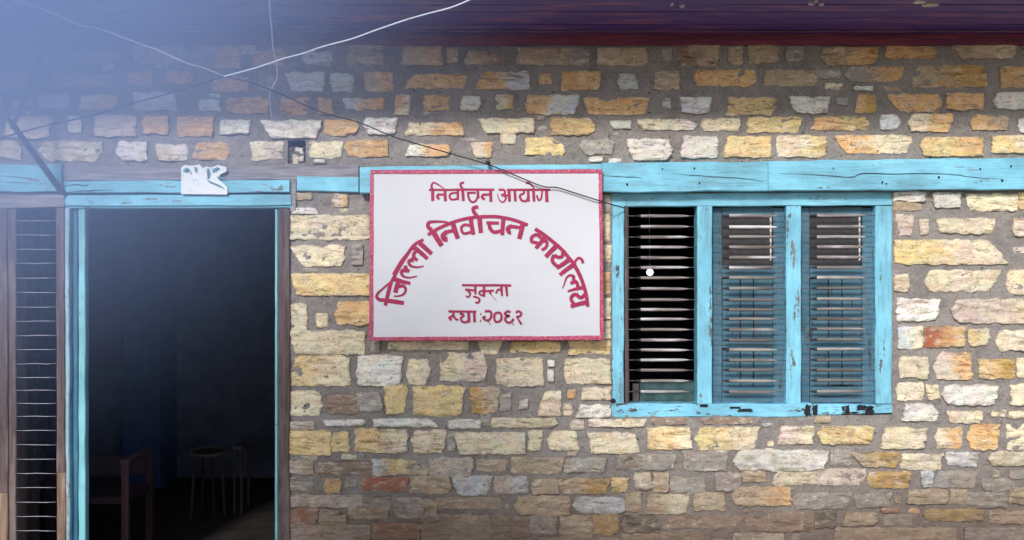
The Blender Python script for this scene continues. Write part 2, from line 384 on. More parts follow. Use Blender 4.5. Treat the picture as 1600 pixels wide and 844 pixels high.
# small pale specks on the soffit, as thin raised pieces
for (px, py, w, h) in [(1050, 7, 5, 5), (1066, 10, 6, 5), (1268, 6, 8, 4), (1283, 7, 7, 4), (1436, 3, 14, 6), (1454, 8, 20, 5), (1275, 2, 4, 7)]:
    Y = -CAMD+(zb-.004-CAMZ)*CAMD*F/((422-py)*CAMD)*1.0 if False else (zb-.006-CAMZ)/((422-py)/F/CAMD)-CAMD
    cpt = at(px, py, Y); hw_ = w/F*.5; hd = h/F*1.6
    pts = [(cpt.x+hw_*1.2*math.cos(q)*random.uniform(.6, 1.2), cpt.y+hd*math.sin(q)*random.uniform(.6, 1.2)) for q in [k*math.pi/4 for k in range(8)]]
    vs = [(x, y, zb-.010) for x, y in pts]+[(x, y, zb+.003) for x, y in pts]
    obj('pale_speck', vs, [tuple(range(8))[::-1]]+[(i, (i+1) % 8, 8+(i+1) % 8, 8+i) for i in range(8)], M['speck_and_bead'], H)

# ------------------------------------------------------------------ stones, read off the photograph tile by tile
PAL = dict(W=(.79, .75, .67), C=(.76, .65, .455), Y=(.75, .56, .265), O=(.70, .42, .185), T=(.51, .39, .26), G=(.36, .33, .30),
           B=(.28, .19, .14), R=(.38, .11, .055), D=(.045, .042, .04), L=(.62, .64, .65), P=(.68, .55, .46), K=(.53, .32, .09))
TILE = {'A': (0, 0), 'B': (400, 0), 'C': (800, 0), 'D': (1200, 0), 'E': (0, 210), 'F': (400, 210), 'G': (800, 210), 'H': (1200, 210),
        'J': (400, 420), 'K': (800, 420), 'M': (1200, 420), 'N': (400, 624), 'P': (800, 624), 'Q': (1200, 624)}
DATA = '''
A 0 300 200 380 G;-40 215 90 262 G;250 330 320 390 G;410 310 705 378 GT 2000;780 275 1110 382 T 0001;1165 275 1450 412 GO;-60 435 225 538 T 0110;320 440 680 525 T;775 430 920 515 O;995 430 1170 500 O;1270 462 1500 550 O 1011;-40 600 20 650 L;75 600 150 650 P 2000;220 570 420 650 L 1111;480 570 715 658 CO 1020;800 555 1065 665 L 0100;1190 598 1322 665 L 1001;1255 560 1325 586 L;1360 585 1610 682 O;35 700 320 828 CP 1010;410 700 500 797 W 0211;570 690 820 822 P;860 695 1015 805 O;1065 700 1290 822 O 0010;1325 720 1515 805 W 0010;1455 245 1535 330 P
E 0 45 145 150 C 0210;235 42 620 162 C 1012;700 45 885 160 W 1002;935 60 1135 158 CW 0111;1150 50 1385 155 O 2110;1505 40 1700 155 CP
B -20 300 180 395 O;270 310 460 397 L 1013;550 270 765 395 T;870 280 1115 392 TO 1000;1145 290 1212 378 T;1250 310 1500 388 TB 1010;20 445 120 542 G;175 435 415 552 L 0012;440 440 590 550 L 1012;645 435 822 552 TO 0001;885 445 1270 535 O 2010;1310 430 1640 540 OL 2000;140 585 320 692 O 1011;370 590 465 688 O 0101;520 590 765 660 LO 0001;828 570 930 692 OC 1010;1005 570 1160 662 O;1225 580 1345 662 W 1110;1440 570 1540 658 CO;35 725 395 830 W 0012;410 720 620 815 O 0120;640 710 850 808 W 1012;895 735 1250 812 CO 1100;1325 710 1665 798 C 0002
F 320 40 522 142 C 0010;525 35 790 137 O 1002;900 60 1170 132 WO 1110;1285 50 1420 142 CO 0013;1465 -5 1560 62 C 0110;345 150 418 176 W;192 76 296 180 W;240 350 335 392 T;460 360 555 437 PO 1111;220 440 370 478 W 0100;190 485 685 632 C;205 665 540 792 C 0013;572 660 642 782 G 1001
C 30 290 460 392 TG;510 290 820 397 T 0110;900 290 955 368 G;985 270 1245 402 BT 0011;1295 280 1380 388 T;1415 275 1600 382 T 0110;155 440 236 507 O 1001;295 430 535 542 O 0010;635 445 760 537 L 1301;845 430 1000 542 T 1000;1080 420 1475 522 O 1111;1500 420 1835 520 T 1110;75 570 400 688 OL 1011;425 585 825 692 O 0011;900 590 950 655 L 2101;1000 585 1195 682 L 0011;1285 585 1595 692 Y 0120;235 710 500 812 OY 0210;580 725 712 774 W 0002;748 715 1110 782 CW 0211;1130 710 1370 787 C 1011;1405 705 1740 797 Y 0010
G 80 18 320 126 Y 0410;390 35 612 122 G 2013;678 28 958 155 W 0112;1008 12 1230 143 W 1000;1265 12 1550 138 Y 1000;460 134 545 165 W 1011;580 145 655 170 W;545 360 590 470 G;545 480 586 640 C;545 660 596 766 C
D 100 280 216 368 G 1010;305 285 665 392 TO 1012;705 280 1015 352 O 0110;1090 265 1485 356 TC 0012;1520 280 1640 340 T;270 400 436 472 G 1110;460 400 812 492 GO 1011;860 393 1302 527 TK 0000;1385 400 1640 527 O;497 518 632 544 W 2011;120 583 370 682 W 0012;405 588 480 632 G 1111;522 565 645 677 OK 1000;703 563 1042 672 O 0113;1062 560 1290 662 O;1340 556 1640 657 W 1001;257 700 605 782 OY 1110;665 688 788 777 L 1111;832 685 1102 792 CO 1011;1205 695 1440 782 OT 1011;1490 708 1640 790 W 0001
H 50 10 345 136 CY;388 5 865 116 OC 0012;903 18 1282 132 YO 1001;1338 8 1640 116 YC;750 345 942 402 W;752 403 920 455 T;980 350 1147 440 W 0001;1180 358 1490 460 C 0001;1496 350 1640 452 Y;765 480 877 608 P 0021;905 510 960 602 P;1003 500 1362 594 C 0011;1458 500 1640 612 P 1001;754 632 1430 780 YC 0200
M 752 33 846 137 C 0110;932 8 1396 138 C 1021;1418 10 1640 152 CT 1001;768 178 1027 312 W 0010;1088 180 1640 325 PC 1001;775 342 925 478 LC;928 345 1176 468 RO;1195 360 1326 462 YC 0121;1358 370 1640 492 C 1001;778 525 966 655 C 1111;988 503 1226 664 PO 2101;1258 540 1476 658 YK;1488 530 1640 652 C;768 680 936 790 C 0110;945 690 1027 784 C 0101;1040 693 1377 815 W 1011;1450 690 1640 817 C
J 210 28 690 160 Y 0001;198 208 316 370 C 0111;358 262 436 347 C 1001;470 198 690 337 OY 1001;203 368 652 516 C 0001;690 430 742 502 G;790 432 1276 487 C;1334 430 1476 512 C 0021;1525 435 1822 502 Y;196 520 568 702 YC 1000;608 518 882 697 W 0010;900 540 1046 694 C 1121;1106 503 1390 672 CP 0110;1440 534 1722 702 C
K 340 430 592 512 Y;300 532 592 688 C 1001;214 548 252 586 W;214 600 246 672 W;410 710 592 784 C 1001;330 722 382 777 O 1111;545 180 590 300 C;540 20 586 150 O;545 310 590 420 C
N 195 -52 400 97 C 0110;418 -32 622 82 B 1101;585 -45 762 72 G 1101;768 -94 908 82 Y 0011;942 -80 1252 97 Y 0010;1280 -76 1462 82 KT 0011;1462 -40 1530 62 G;198 130 350 182 P;398 118 662 156 W 0111;700 113 1102 162 W 0200;1142 118 1346 173 W 0001;1345 88 1406 155 G;1410 110 1815 167 C 0110;200 185 450 332 Y 0000;440 193 566 312 Y 1101;594 175 910 318 YC 0000;928 183 1137 322 C 2011;1150 190 1192 302 G;1188 196 1612 327 C 0001;200 370 342 442 PT;360 373 692 447 B 1001;700 358 832 452 LY;832 365 1042 447 YT 0210;1045 353 1302 462 P 0010;1320 363 1503 427 T 1011;200 470 347 545 G 0010;415 473 512 558 O 1111;538 470 602 522 G;628 468 912 545 R 1011;928 458 1172 562 T 0110;1173 458 1417 572 L 0022;1430 460 1635 560 PL 0110;200 573 642 642 P;648 583 802 642 G;560 645 802 712 T 0010;833 588 1002 708 G 1001;1005 600 1082 702 T;1082 588 1482 652 T 0110;200 655 376 748 R 0010;378 660 442 750 T;440 663 502 692 B;395 692 542 752 T;200 753 682 860 P;698 738 982 828 R;990 690 1400 860 BT;1405 690 1530 850 B
P 45 0 97 56 W 1010;150 -52 292 97 C 3000;303 25 362 97 C 1001;384 30 588 106 W 1000;345 115 432 182 P 2001;458 115 808 162 WC 0010;98 183 182 303 C 0010;208 188 398 302 C 2101;453 198 762 322 C 0101;812 165 1078 297 YC 0100;1088 163 1482 302 YC 1011;830 110 1040 148 B 1001;1120 108 1440 146 B 1001;0 348 312 442 T 0010;318 353 562 432 G 0010;618 328 982 417 G 1010;1028 308 1287 422 G;1318 303 1895 422 W 1011;115 478 272 562 T 1001;263 473 582 562 TK 0012;594 473 697 552 Y 0021;730 438 842 532 P 0201;848 440 932 552 T;948 468 1152 552 G;1213 438 1372 542 G 0011;1375 428 1522 492 T 0101;18 578 342 692 T 1001;368 588 682 682 L 1112;680 558 772 662 T;798 568 1062 682 TC 1010;1090 558 1272 662 T;1315 523 1665 632 TO 1001;0 700 102 822 B;100 698 264 802 G;288 698 484 822 T;488 688 634 806 K;650 698 882 792 D 1101;898 698 1382 772 B 1010;1400 698 1532 782 B;1330 800 1640 860 P 0100;650 800 1152 860 B;160 825 640 860 B
Q 58 160 277 266 PC 1010;293 160 637 267 Y 1011;673 168 952 292 C 1010;998 168 1162 294 CO 1011;1183 148 1387 303 O 2012;1425 143 1640 303 C;272 98 372 138 T;374 298 492 392 G;498 318 782 402 TK 0013;798 328 1042 417 C 0010;1063 318 1257 397 L 0011;1320 318 1640 392 C 1011;800 23 1022 128 W 1310;1058 68 1283 142 C 0012;1328 63 1422 102 C 1011;1430 68 1640 112 C;18 428 290 512 C 2000;294 418 582 512 P 0010;588 433 852 528 K 1011;913 428 987 522 L 0011;998 428 1247 522 G 1010;1278 478 1472 544 G;1450 428 1640 472 G;143 558 502 652 G 1011;508 558 732 642 G 0011;838 538 1072 622 T;1088 538 1182 624 T;1193 558 1422 647 G;1443 528 1640 622 TC;0 678 272 792 B;278 678 402 764 D;448 678 652 752 T 1010;698 688 852 752 G;928 658 1282 724 K 1001;1328 668 1640 742 T;398 768 1122 852 T;1178 768 1640 852 G
'''
def ridx(col2): return col2
def stone_mesh(x0, y0, x1, y1, codes, cuts, seed, res=4.2, proud=None):
    """one rough quarried block: split strata, ragged ends, dressed back into the mortar"""
    g_ = 1.6 if y0 < 690 else 2.6
    x0 -= g_; x1 += g_; y0 -= g_*.8; y1 += g_*.8
    w, h = x1-x0, y1-y0
    c = [int(q)*.085*w if w > h*1.2 else int(q)*.11*w for q in cuts]       # tl tr br bl
    nu = max(4, min(34, int(w/res))); nv = max(3, min(15, int(h/2.9)))
    rnd = random.Random(seed); sd = seed*3.17
    proud = proud if proud is not None else rnd.uniform(.010, .019)
    if codes[0] in 'WD': proud += .006
    us = [0.0]+[(.22+i)/(nu-.56) if False else .5/nu*.7+(1-.7/nu)*i/(nu-1) for i in range(nu)]+[1.0]
    vv = [0.0]+[.5/nv*.8+(1-.8/nv)*i/(nv-1) for i in range(nv)]+[1.0]
    tilt = rnd.uniform(-.004, .004); lean = rnd.uniform(-.006, .006)
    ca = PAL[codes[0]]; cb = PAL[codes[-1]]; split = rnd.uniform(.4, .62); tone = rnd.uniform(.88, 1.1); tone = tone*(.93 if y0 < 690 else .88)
    vs, cols, fs = [], [], []
    corner = min(.35, .22)
    for j, v_ in enumerate(vv):
        def side(top, bot, s):
            if top > 0 and bot > 0: m_ = 0.0
            else: m_ = (top+bot)*.38
            q = v_*2
            return (bot+(m_-bot)*q) if q < 1 else (m_+(top-m_)*(q-1))
        rag = min(w*.06, 2.3)
        row = j*1.0
        xl = x0+side(c[0], c[3], 0)+rag*(noise.noise((sd, row*.38, 1))*1.4+noise.noise((sd, row*.9, 11))*.8)
        xr = x1-side(c[1], c[2], 1)+rag*(noise.noise((sd, row*.38, 5))*1.4+noise.noise((sd, row*.9, 15))*.8)
        for i, u in enumerate(us):
            x = xl+(xr-xl)*u
            eh = min(h*.12, 2.8)
            zt = y0+eh*(noise.noise((u*w*.07, sd, 2))*1.0+noise.noise((u*w*.21, sd, 12))*.45); zbm = y1+eh*(noise.noise((u*w*.07, sd, 6))*1.0+noise.noise((u*w*.21, sd, 16))*.45)
            rcf = (abs(2*u-1)**6)*h*.07*(.3+rnd.random()*.5)        # rounded corners
            zt += rcf; zbm -= rcf
            y = zbm+(zt-zbm)*v_
            edge = i in (0, len(us)-1) or j in (0, len(vv)-1)
            near = i in (1, len(us)-2) or j in (1, len(vv)-2)
            # strata: layers each with its own set-back that wanders along the length
            vq = v_*h/5.0+1.3*noise.noise((u*w*.028, sd, 3))+u*lean*30
            lay = math.floor(vq)
            d = proud+.0085*noise.noise((lay*7.3+sd, u*w*.030, 4))+.006*noise.noise((u*w*.09, v_*h*.13, sd))+.0035*noise.noise((u*w*.22, v_*h*.42, sd))+.002*noise.noise((u*w*.5, v_*h*.8, sd))+tilt*(2*u-1)
            if near: d = d*(.86+.25*noise.noise((x*.3, y*.3, sd)))
            if edge: d = -.022
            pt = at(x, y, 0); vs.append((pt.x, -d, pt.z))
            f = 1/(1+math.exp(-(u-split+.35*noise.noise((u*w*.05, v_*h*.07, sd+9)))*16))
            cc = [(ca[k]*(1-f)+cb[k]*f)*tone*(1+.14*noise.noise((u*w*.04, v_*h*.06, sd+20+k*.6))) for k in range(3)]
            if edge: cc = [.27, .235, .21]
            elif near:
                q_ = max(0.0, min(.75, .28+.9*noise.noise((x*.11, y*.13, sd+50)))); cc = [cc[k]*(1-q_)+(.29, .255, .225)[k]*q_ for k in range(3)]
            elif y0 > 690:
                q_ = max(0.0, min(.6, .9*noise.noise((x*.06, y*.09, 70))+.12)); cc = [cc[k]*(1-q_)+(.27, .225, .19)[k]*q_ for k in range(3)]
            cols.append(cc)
    n = len(us)
    for j in range(len(vv)-1):
        for i in range(n-1): fs.append((j*n+i, j*n+i+1, (j+1)*n+i+1, (j+1)*n+i))
    return vs, fs, cols
cnt = 0; extra = []
for line in DATA.strip().splitlines():
    tile, rest = line.split(' ', 1); ox, oy = TILE[tile]; sc = 3.8364
    for rec in rest.split(';'):
        q = rec.split(); a_, b_, c_, d_ = [float(k) for k in q[:4]]
        cuts = q[5] if len(q) > 5 else '0000'
        if tile == 'F' and a_ == 192: continue
        s = stone_mesh(ox+a_/sc, oy+b_/sc, ox+c_/sc, oy+d_/sc, q[4], cuts, cnt+1)
        cnt += 1
        if (c_-a_)*(d_-b_) < 4200 or cnt > 400: extra.append(s); continue
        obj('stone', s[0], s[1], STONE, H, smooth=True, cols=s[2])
print('stones listed', cnt, 'small', len(extra))
# the loose block standing in the putlog hole
s = stone_mesh(450.5, 230, 475.5, 257.5, 'PW', '0100', 900, 5, -.012)
obj('stone', [(x, y if y < .01 else .05, z) for x, y, z in s[0]], s[1], STONE, H, smooth=True, cols=s[2], label='loose pale block set back in the small square hole')
rnd = random.Random(11); BX = []
for line in DATA.strip().splitlines():
    tile, rest = line.split(' ', 1); ox, oy = TILE[tile]
    for rec in rest.split(';'):
        q = rec.split(); BX.append((ox+float(q[0])/sc, oy+float(q[1])/sc, ox+float(q[2])/sc, oy+float(q[3])/sc))
BX += [(-10, 250, 566, 300), (-10, 300, 458, 900), (560, 240, 1610, 302), (576, 260, 946, 534), (950, 290, 1400, 656), (444, 214, 484, 262)]
for k in range(6000):
    w = rnd.uniform(9, 34); h = rnd.uniform(5, 11) if w > 14 else rnd.uniform(6, 13); x = rnd.uniform(0, 1600); y = rnd.uniform(76, 846)
    if y < 560 and rnd.random() < .72: continue
    if any(x < b[2]+2.5 and x+w > b[0]-2.5 and y < b[3]+1.5 and y+h > b[1]-1.5 for b in BX): continue
    BX.append((x, y, x+w, y+h))
    extra.append(stone_mesh(x, y, x+w, y+h, rnd.choice(['T', 'G', 'P', 'C', 'B', 'L', 'O', 'T', 'R'] if y > 560 else ['T', 'G', 'G', 'P', 'C']), '%d%d%d%d' % tuple(rnd.choice((0, 1, 2)) for _ in range(4)), k+3000, 6, rnd.uniform(.004, .014)))
print('chips', len(extra))
# beyond the photograph's edges and down to the ground: many small stones joined
rnd = random.Random(5)
def fill(x0, x1, y0, y1, rh=38):
    y = y0
    while y < y1-12:
        h = min(rnd.uniform(.7, 1.1)*rh, y1-y); x = x0+rnd.uniform(0, 30)
        while x < x1-20:
            w = rnd.uniform(35, 120); w = min(w, x1-x)
            if w > 16: extra.append(stone_mesh(x, y+4, x+w-8, y+h-5, rnd.choice(['C', 'Y', 'O', 'T', 'W', 'CO', 'OC', 'P', 'G', 'L']), '%d%d%d%d' % tuple(rnd.choice((0, 0, 0, 1)) for _ in range(4)), rnd.randrange(9999), 9))
            x += w+rnd.uniform(4, 16)
        y += h
fill(-470, -14, 74, 256); fill(1632, 2070, 74, 250); fill(1632, 2070, 300, 976); fill(-470, -20, 300, 976); fill(456, 1632, 852, 976, 34)
ev, ef, ec = [], [], []
for s in extra:
    b = len(ev); ev += s[0]; ef += [tuple(i+b for i in f) for f in s[1]]; ec += s[2]
obj('stone', ev, ef, STONE, H, smooth=True, cols=ec, kind='stuff', label='small stones and chips pressed into the mortar')

YG = 979
# ------------------------------------------------------------------ lintels over door and window
board('lintel', [(562, 261), (940, 256), (940, 299), (562, 302)], -.068, .06, M['blue_x'], H, .0022, label='sky blue lintel behind the sign')
board('lintel', [(940.5, 255), (1200, 252), (1200, 298), (940.5, 301)], -.070, .06, M['blue_x'], H, .0026, label='sky blue lintel over the window, left length')
board('lintel', [(1200.6, 252), (1640, 246), (1640, 296), (1200.6, 298)], -.070, .06, M['blue_x'], H, .0030, label='sky blue lintel over the window, right length')
board('lintel', [(-480, 258), (95, 257), (97, 299), (-480, 300)], -.040, .06, M['blue_x_worn'], H, .003, label='worn pale blue lintel over the barred opening')
board('lintel', [(97.5, 262), (560, 258), (560, 281), (97.5, 283)], -.022, .06, M['grey_x'], H, .003, label='bare grey timber above the door')
board('lintel', [(99, 283.5), (452, 281.5), (452, 301), (99, 302)], -.040, .06, M['blue_x_worn'], H, .002, label='worn sky blue board over the door')
board('lintel', [(464, 275), (560, 277), (560, 300), (464, 299)], -.024, .06, M['blue_x_worn'], H, .002, label='short blue board end right of the door')
board('lintel', [(452.8, 279), (463.4, 279), (463, 330), (453, 330)], -.020, .06, M['grey_x'], H, .002)
# splits in the long lintel, as narrow dark furrows
def furrow(pts, w, Y, parent, mat=None, name='split'):
    pts = smooth_pts(pts, 5); vs, fs = [], []
    for i, (x, y) in enumerate(pts):
        ww = w*.62*(.25+.75*math.sin(math.pi*min(1, max(0, i/(len(pts)-1)))))*(.7+.5*random.random())
        yy = y+random.uniform(-.35, .35)
        for k in (-.5, .5): vs.append(at(x, yy+ww*k, Y))
    for i in range(len(pts)-1): fs.append((2*i, 2*i+1, 2*i+3, 2*i+2))
    obj(name, vs, fs, mat or M['hole'], parent)
furrow([(943, 275), (965, 276), (990, 277), (1005, 278)], 1.3, -.0735, H)
furrow([(1048, 272), (1075, 273), (1110, 276), (1150, 278), (1180, 281), (1192, 284)], 1.4, -.0735, H)
furrow([(1216, 271), (1250, 272), (1300, 275), (1330, 277), (1350, 271), (1400, 272), (1440, 271), (1490, 273), (1530, 278), (1565, 279)], 1.8, -.0735, H)
furrow([(0, 275), (30, 277), (52, 280)], 1.0, -.0435, H); furrow([(0, 284), (25, 285), (50, 287)], .8, -.0435, H)
furrow([(100, 291), (118, 288), (130, 290), (140, 288)], 2.6, -.0435, H)
furrow([(105, 300), (140, 298), (180, 297)], 2.0, -.0435, H)
for (x, y, r) in [(1093, 286, 1.5), (1302, 263, 1.2), (1379, 285, 1.6), (1385, 287, 1.3), (1467, 277, 1.7), (1566, 282, 1.8), (1035, 264, 1.2), (980, 288, 1.6), (1580, 260, 1.6), (1085, 263, 1.3), (1532, 264, 1.6)]:
    vs = [at(x+r*math.cos(k*math.pi/4)*random.uniform(.7, 1.3), y+r*1.2*math.sin(k*math.pi/4), -.0738) for k in range(8)]
    obj('nail_hole', vs, [tuple(range(8))[::-1]], M['hole'], H)

# ------------------------------------------------------------------ window with bars and two shutters
WN = thing('window', 'x', 'x', at(1174, 640, 0)); del WN['label']; del WN['category']; WN.parent = H; WN.location = at(1174, 640, 0)-Vector(H.location)
YF = .004; YD = .11
board('top_rail', [(953, 302), (1396, 300), (1396, 321), (953, 323)], YF, YD, M['blue_x'], WN, .0015)
board('sill', [(955, 631), (1268, 631), (1268, 651), (957, 653)], YF-.012, YD, M['sill'], WN, .0035, label='peeling sky blue sill, left length')
board('sill', [(1268.4, 632), (1394, 632), (1394, 647), (1268.4, 648)], YF-.006, YD, M['sill'], WN, .0030, label='sill end with charred dark patches')
for (x0, x1, wv) in ((953, 975, .0028), (1089.5, 1113, .0016), (1228.5, 1252, .0016), (1368, 1395, .003)):
    board('stile', [(x0, 322), (x1, 322), (x1, 630.6), (x0+(3 if x0 == 953 else 0), 630.6)], YF+.003, YD, M['blue_z'], WN, wv)
# char patches and chips on the sill
for (x, y, w, h) in [(1262, 641, 5.5, 10), (1274, 640, 5, 8.5), (1324, 640, 4, 8), (1346, 637, 9, 5), (1358, 641, 8, 7.5), (1318, 638, 2.5, 4), (1336, 645, 5, 2), (1100, 634, 9, 2.5), (1165, 641, 14, 3), (1150, 637, 10, 2), (958, 626, 5, 3.5)]:
    Yp = YF-.019 if x < 1268 else YF-.013
    sq = lambda q: math.copysign(abs(q)**.35, q)
    vs = [at(x+w*sq(math.cos(k*math.pi/13+.3))*random.uniform(.55, 1.1), y+h*sq(math.sin(k*math.pi/13+.3))*random.uniform(.62, 1.05), Yp) for k in range(26)]
    obj('char_patch', vs, [tuple(range(26))[::-1]], M['hole'], WN)
# narrow dark strip at the left edge of the open light
board('lining', [(975.5, 323), (982, 323), (983, 630), (977, 630)], .012, YD, M['brown_z'], WN, .001)
ys = [337.6, 354.5, 370.7, 386.3, 402.7, 418.3, 434.3, 451.2, 468.2, 483.8, 499, 515, 531.5, 546.8, 562.7, 578.4, 595, 612]
def bar(xa, xb, sa, sb, y, Y, parent, mats, name='bar', sl=2.35):
    """thin iron rod carrying a thick tapered sleeve in the middle"""
    pts, rad, mi = [], [], []
    k = 1/F*(CAMD+Y)/CAMD
    y1 = y+random.uniform(-.4, .4)
    prof = [(xa, .55), (sa, .6), (sa+6, 1.7), (sa+11, sl), (sa+(sb-sa)*.35, sl*1.05), (sa+(sb-sa)*.65, sl), (sb-13, sl*.95), (sb-6, 1.6), (sb, .6), (xb, .55)]
    for i, (x, r) in enumerate(prof):
        pts.append(at(x, y+(y1-y)*(x-xa)/(xb-xa), Y)); rad.append(r*k)
    vs, fs = tube_data(pts, rad, 8)
    fm = []
    tipl = {0: 0, 1: 1, 2: 1}
    for i in range(len(pts)-1): fm += [(0 if i in (0, len(pts)-2) else (1 if i in (1, 2) else 2))]*8
    fm += [0, 0]
    obj(name, vs, fs, mats, parent, smooth=True, fm=fm)
BM = [M['iron'], M['bar_tip'], M['bar_wood']]; BT = [M['iron'], M['bar_tip'], M['bar_tan']]
for y in ys:
    bar(975, 1090, 990, 1076, y, .012, WN, BM)
    bar(1113, 1229, 1128, 1214, y+random.uniform(-.5, .5), .012, WN, BM if y < 420 else BT, sl=2.6)
    bar(1252, 1368, 1265, 1352, y-.5+random.uniform(-.5, .5), .012, WN, BM if y < 440 else BT, sl=2.6)
# shutters: frame boards, small dusty pane above, planks below
def shutter(x0, x1, px0, px1, py0, py1):
    Y = .058; e = .028
    board('shutter_stile', [(x0, 325), (px0, 325), (px0, 630), (x0, 630)], Y, Y+e, M['shutter'], WN, .0008, .002)
    board('shutter_stile', [(px1, 325), (x1, 325), (x1, 630), (px1, 630)], Y, Y+e, M['shutter'], WN, .0008, .002)
    for (a_, b_) in ((323.5, py0), (py1, 434), (534, 544), (604, 629)):
        board('shutter_rail', [(px0+.4, a_), (px1-.4, a_), (px1-.4, b_), (px0+.4, b_)], Y+.002, Y+e, M['shutter_x'], WN, .0006, .002)
    for (a_, b_) in ((434, 534), (544, 604)):
        n = 3; xs_ = [px0, px0+(px1-px0)*.36, px0+(px1-px0)*.62, px1]
        for k in range(n):
            board('shutter_plank', [(xs_[k]+.9, a_+2.2), (xs_[k+1]-.9, a_+2.2), (xs_[k+1]-.6, b_), (xs_[k]+.6, b_)], Y+.011, Y+.022, M['shutter'], WN, .0005, .0015)
    q = [(px0, py0), (px1, py0), (px1, py1), (px0, py1)]
    f = [at(x, y, Y+.016) for x, y in q]; b = [at(x, y, Y+.02) for x, y in q]
    obj('pane', f+b, [(0, 3, 2, 1), (0, 1, 5, 4), (1, 2, 6, 5), (2, 3, 7, 6), (3, 0, 4, 7), (4, 5, 6, 7)], M['pane'], WN)
    board('glazing_bead', [(px1-5, py0+2), (px1-2.5, py0+2), (px1-2.5, py1-8), (px1-5, py1-8)], Y+.008, Y+.015, M['speck_and_bead'], WN, .0004, .0008)
    mb = MB(); a0, b0 = at(x0-1, 631, Y+e+.004), at(x1+1, 323, Y+e+.004)
    mb.box(a0.x, b0.x, Y+e+.002, Y+e+.01, a0.z, b0.z); mb.build('shutter_back', M['hole'], WN)
shutter(1113.5, 1228, 1128, 1208, 336, 415)
shutter(1252.5, 1367.5, 1265, 1347, 337, 415)
furrow([(1270, 618), (1300, 620), (1345, 617)], 2.2, .0585, WN); furrow([(1296, 602), (1318, 602.3), (1334, 602)], 4.0, .0575, WN)
# low green ledge and a stub of brown wood inside the open light
board('ledge', [(1000, 598), (1090, 597), (1090, 631), (1000, 631)], .13, .16, M['green_board'], WN, .001)
board('ledge_stub', [(988, 600), (999, 600), (999, 631), (988, 631)], .125, .16, M['rust'], WN, .001)
for k, (yy) in enumerate([345, 415, 480, 548, 620]):
    vs, fs = tube_data([at(979+k*.3, yy-34, .0), at(980+k*.3, yy+30, .0)], .0012, 5); obj('tie_wire', vs, fs, M['iron'], WN)

# ------------------------------------------------------------------ door frame
DF = thing('doorway', 'x', 'x'); del DF['label']; del DF['category']; DF.parent = H; DF.location = at(280, 980, 0)-Vector(H.location); YG = 979
board('head', [(101, 305), (454, 304), (455, 321), (101, 322.5)], -.030, .12, M['blue_x'], DF, .0015)
board('head', [(103, 321), (454, 320.5), (454, 325), (103, 325.6)], -.018, .12, M['blue_x'], DF, .001)
board('jamb', [(101, 325.8), (108, 325.8), (109, YG), (104, YG)], -.026, .10, M['grey_z'], DF, .0016, label='thin pale edge of the left jamb')
board('jamb', [(108.3, 325.8), (121, 325.8), (122, YG), (109.4, YG)], .010, .12, M['deep_z'], DF, .001, label='deep blue rebate of the left jamb')
board('jamb', [(122.4, 325.8), (133, 325.8), (133.5, YG), (122.6, YG)], -.004, .045, M['teal_z'], DF, .0016, label='pale teal stop of the left jamb')
board('jamb', [(429.5, 325.8), (434, 325.8), (434, YG), (429.5, YG)], -.002, .12, M['teal_z'], DF, .0008, label='thin pale edge of the right jamb')
board('jamb', [(434.4, 325.8), (452.5, 325.8), (452.5, YG), (434.4, YG)], -.022, .12, M['brown_z'], DF, .003, label='brown right jamb beside the stones')
# ------------------------------------------------------------------ barred side opening
SW = thing('side_opening', 'x', 'x'); del SW['label']; del SW['category']; SW.parent = H; SW.location = at(50, 980, 0)-Vector(H.location)
board('head', [(-20, 302), (100, 301), (100, 324), (-20, 326)], -.012, .12, M['grey_x'], SW, .003)
board('post', [(-14, 326), (11, 326), (12, 770), (-14, 770)], -.016, .14, M['brown_z'], SW, .002)
board('post', [(11.5, 326), (25, 326), (25, YG), (12, YG)], -.004, .14, M['brown_z'], SW, .002, label='inner strip of the left post')
board('post', [(-14, 770.5), (12, 770.5), (12, 979), (-14, 979)], -.018, .14, M['brown_z2'], SW, .002, label='bare pale foot of the left post')
board('post', [(87, 325), (100.5, 325), (102, 738), (88.5, 738)], -.014, .14, M['brown_z'], SW, .002)
board('post', [(88.5, 738.5), (102.3, 738.5), (102.5, YG), (88.5, YG)], -.015, .14, M['brown_z2'], SW, .002, label='bare splintered foot of the right post')
furrow([(92, 735), (93, 748), (94, 762), (92, 770)], .0, -.02, SW) if False else None
vs, fs = [], []
for yy in [345, 367.3, 390, 411.5, 434.5, 457, 480, 502, 524.5, 546.5, 568.5, 589.7, 610, 630.5, 650.7, 672.5, 695, 717.5, 740, 762, 784.8, 807, 829.5, 852, 874, 896, 918]:
    n = 5; pts = [at(24+(64)*k/(n-1), yy+random.uniform(-.5, .5), .004) for k in range(n)]
    v_, f_ = tube_data(pts, .0019, 6); obj('bar', v_, f_, M['bright_wire'], SW, smooth=True)
board('inner_post', [(28, 330), (55, 330), (55, 960), (28, 960)], .30, .36, M['olive'], SW, .003)

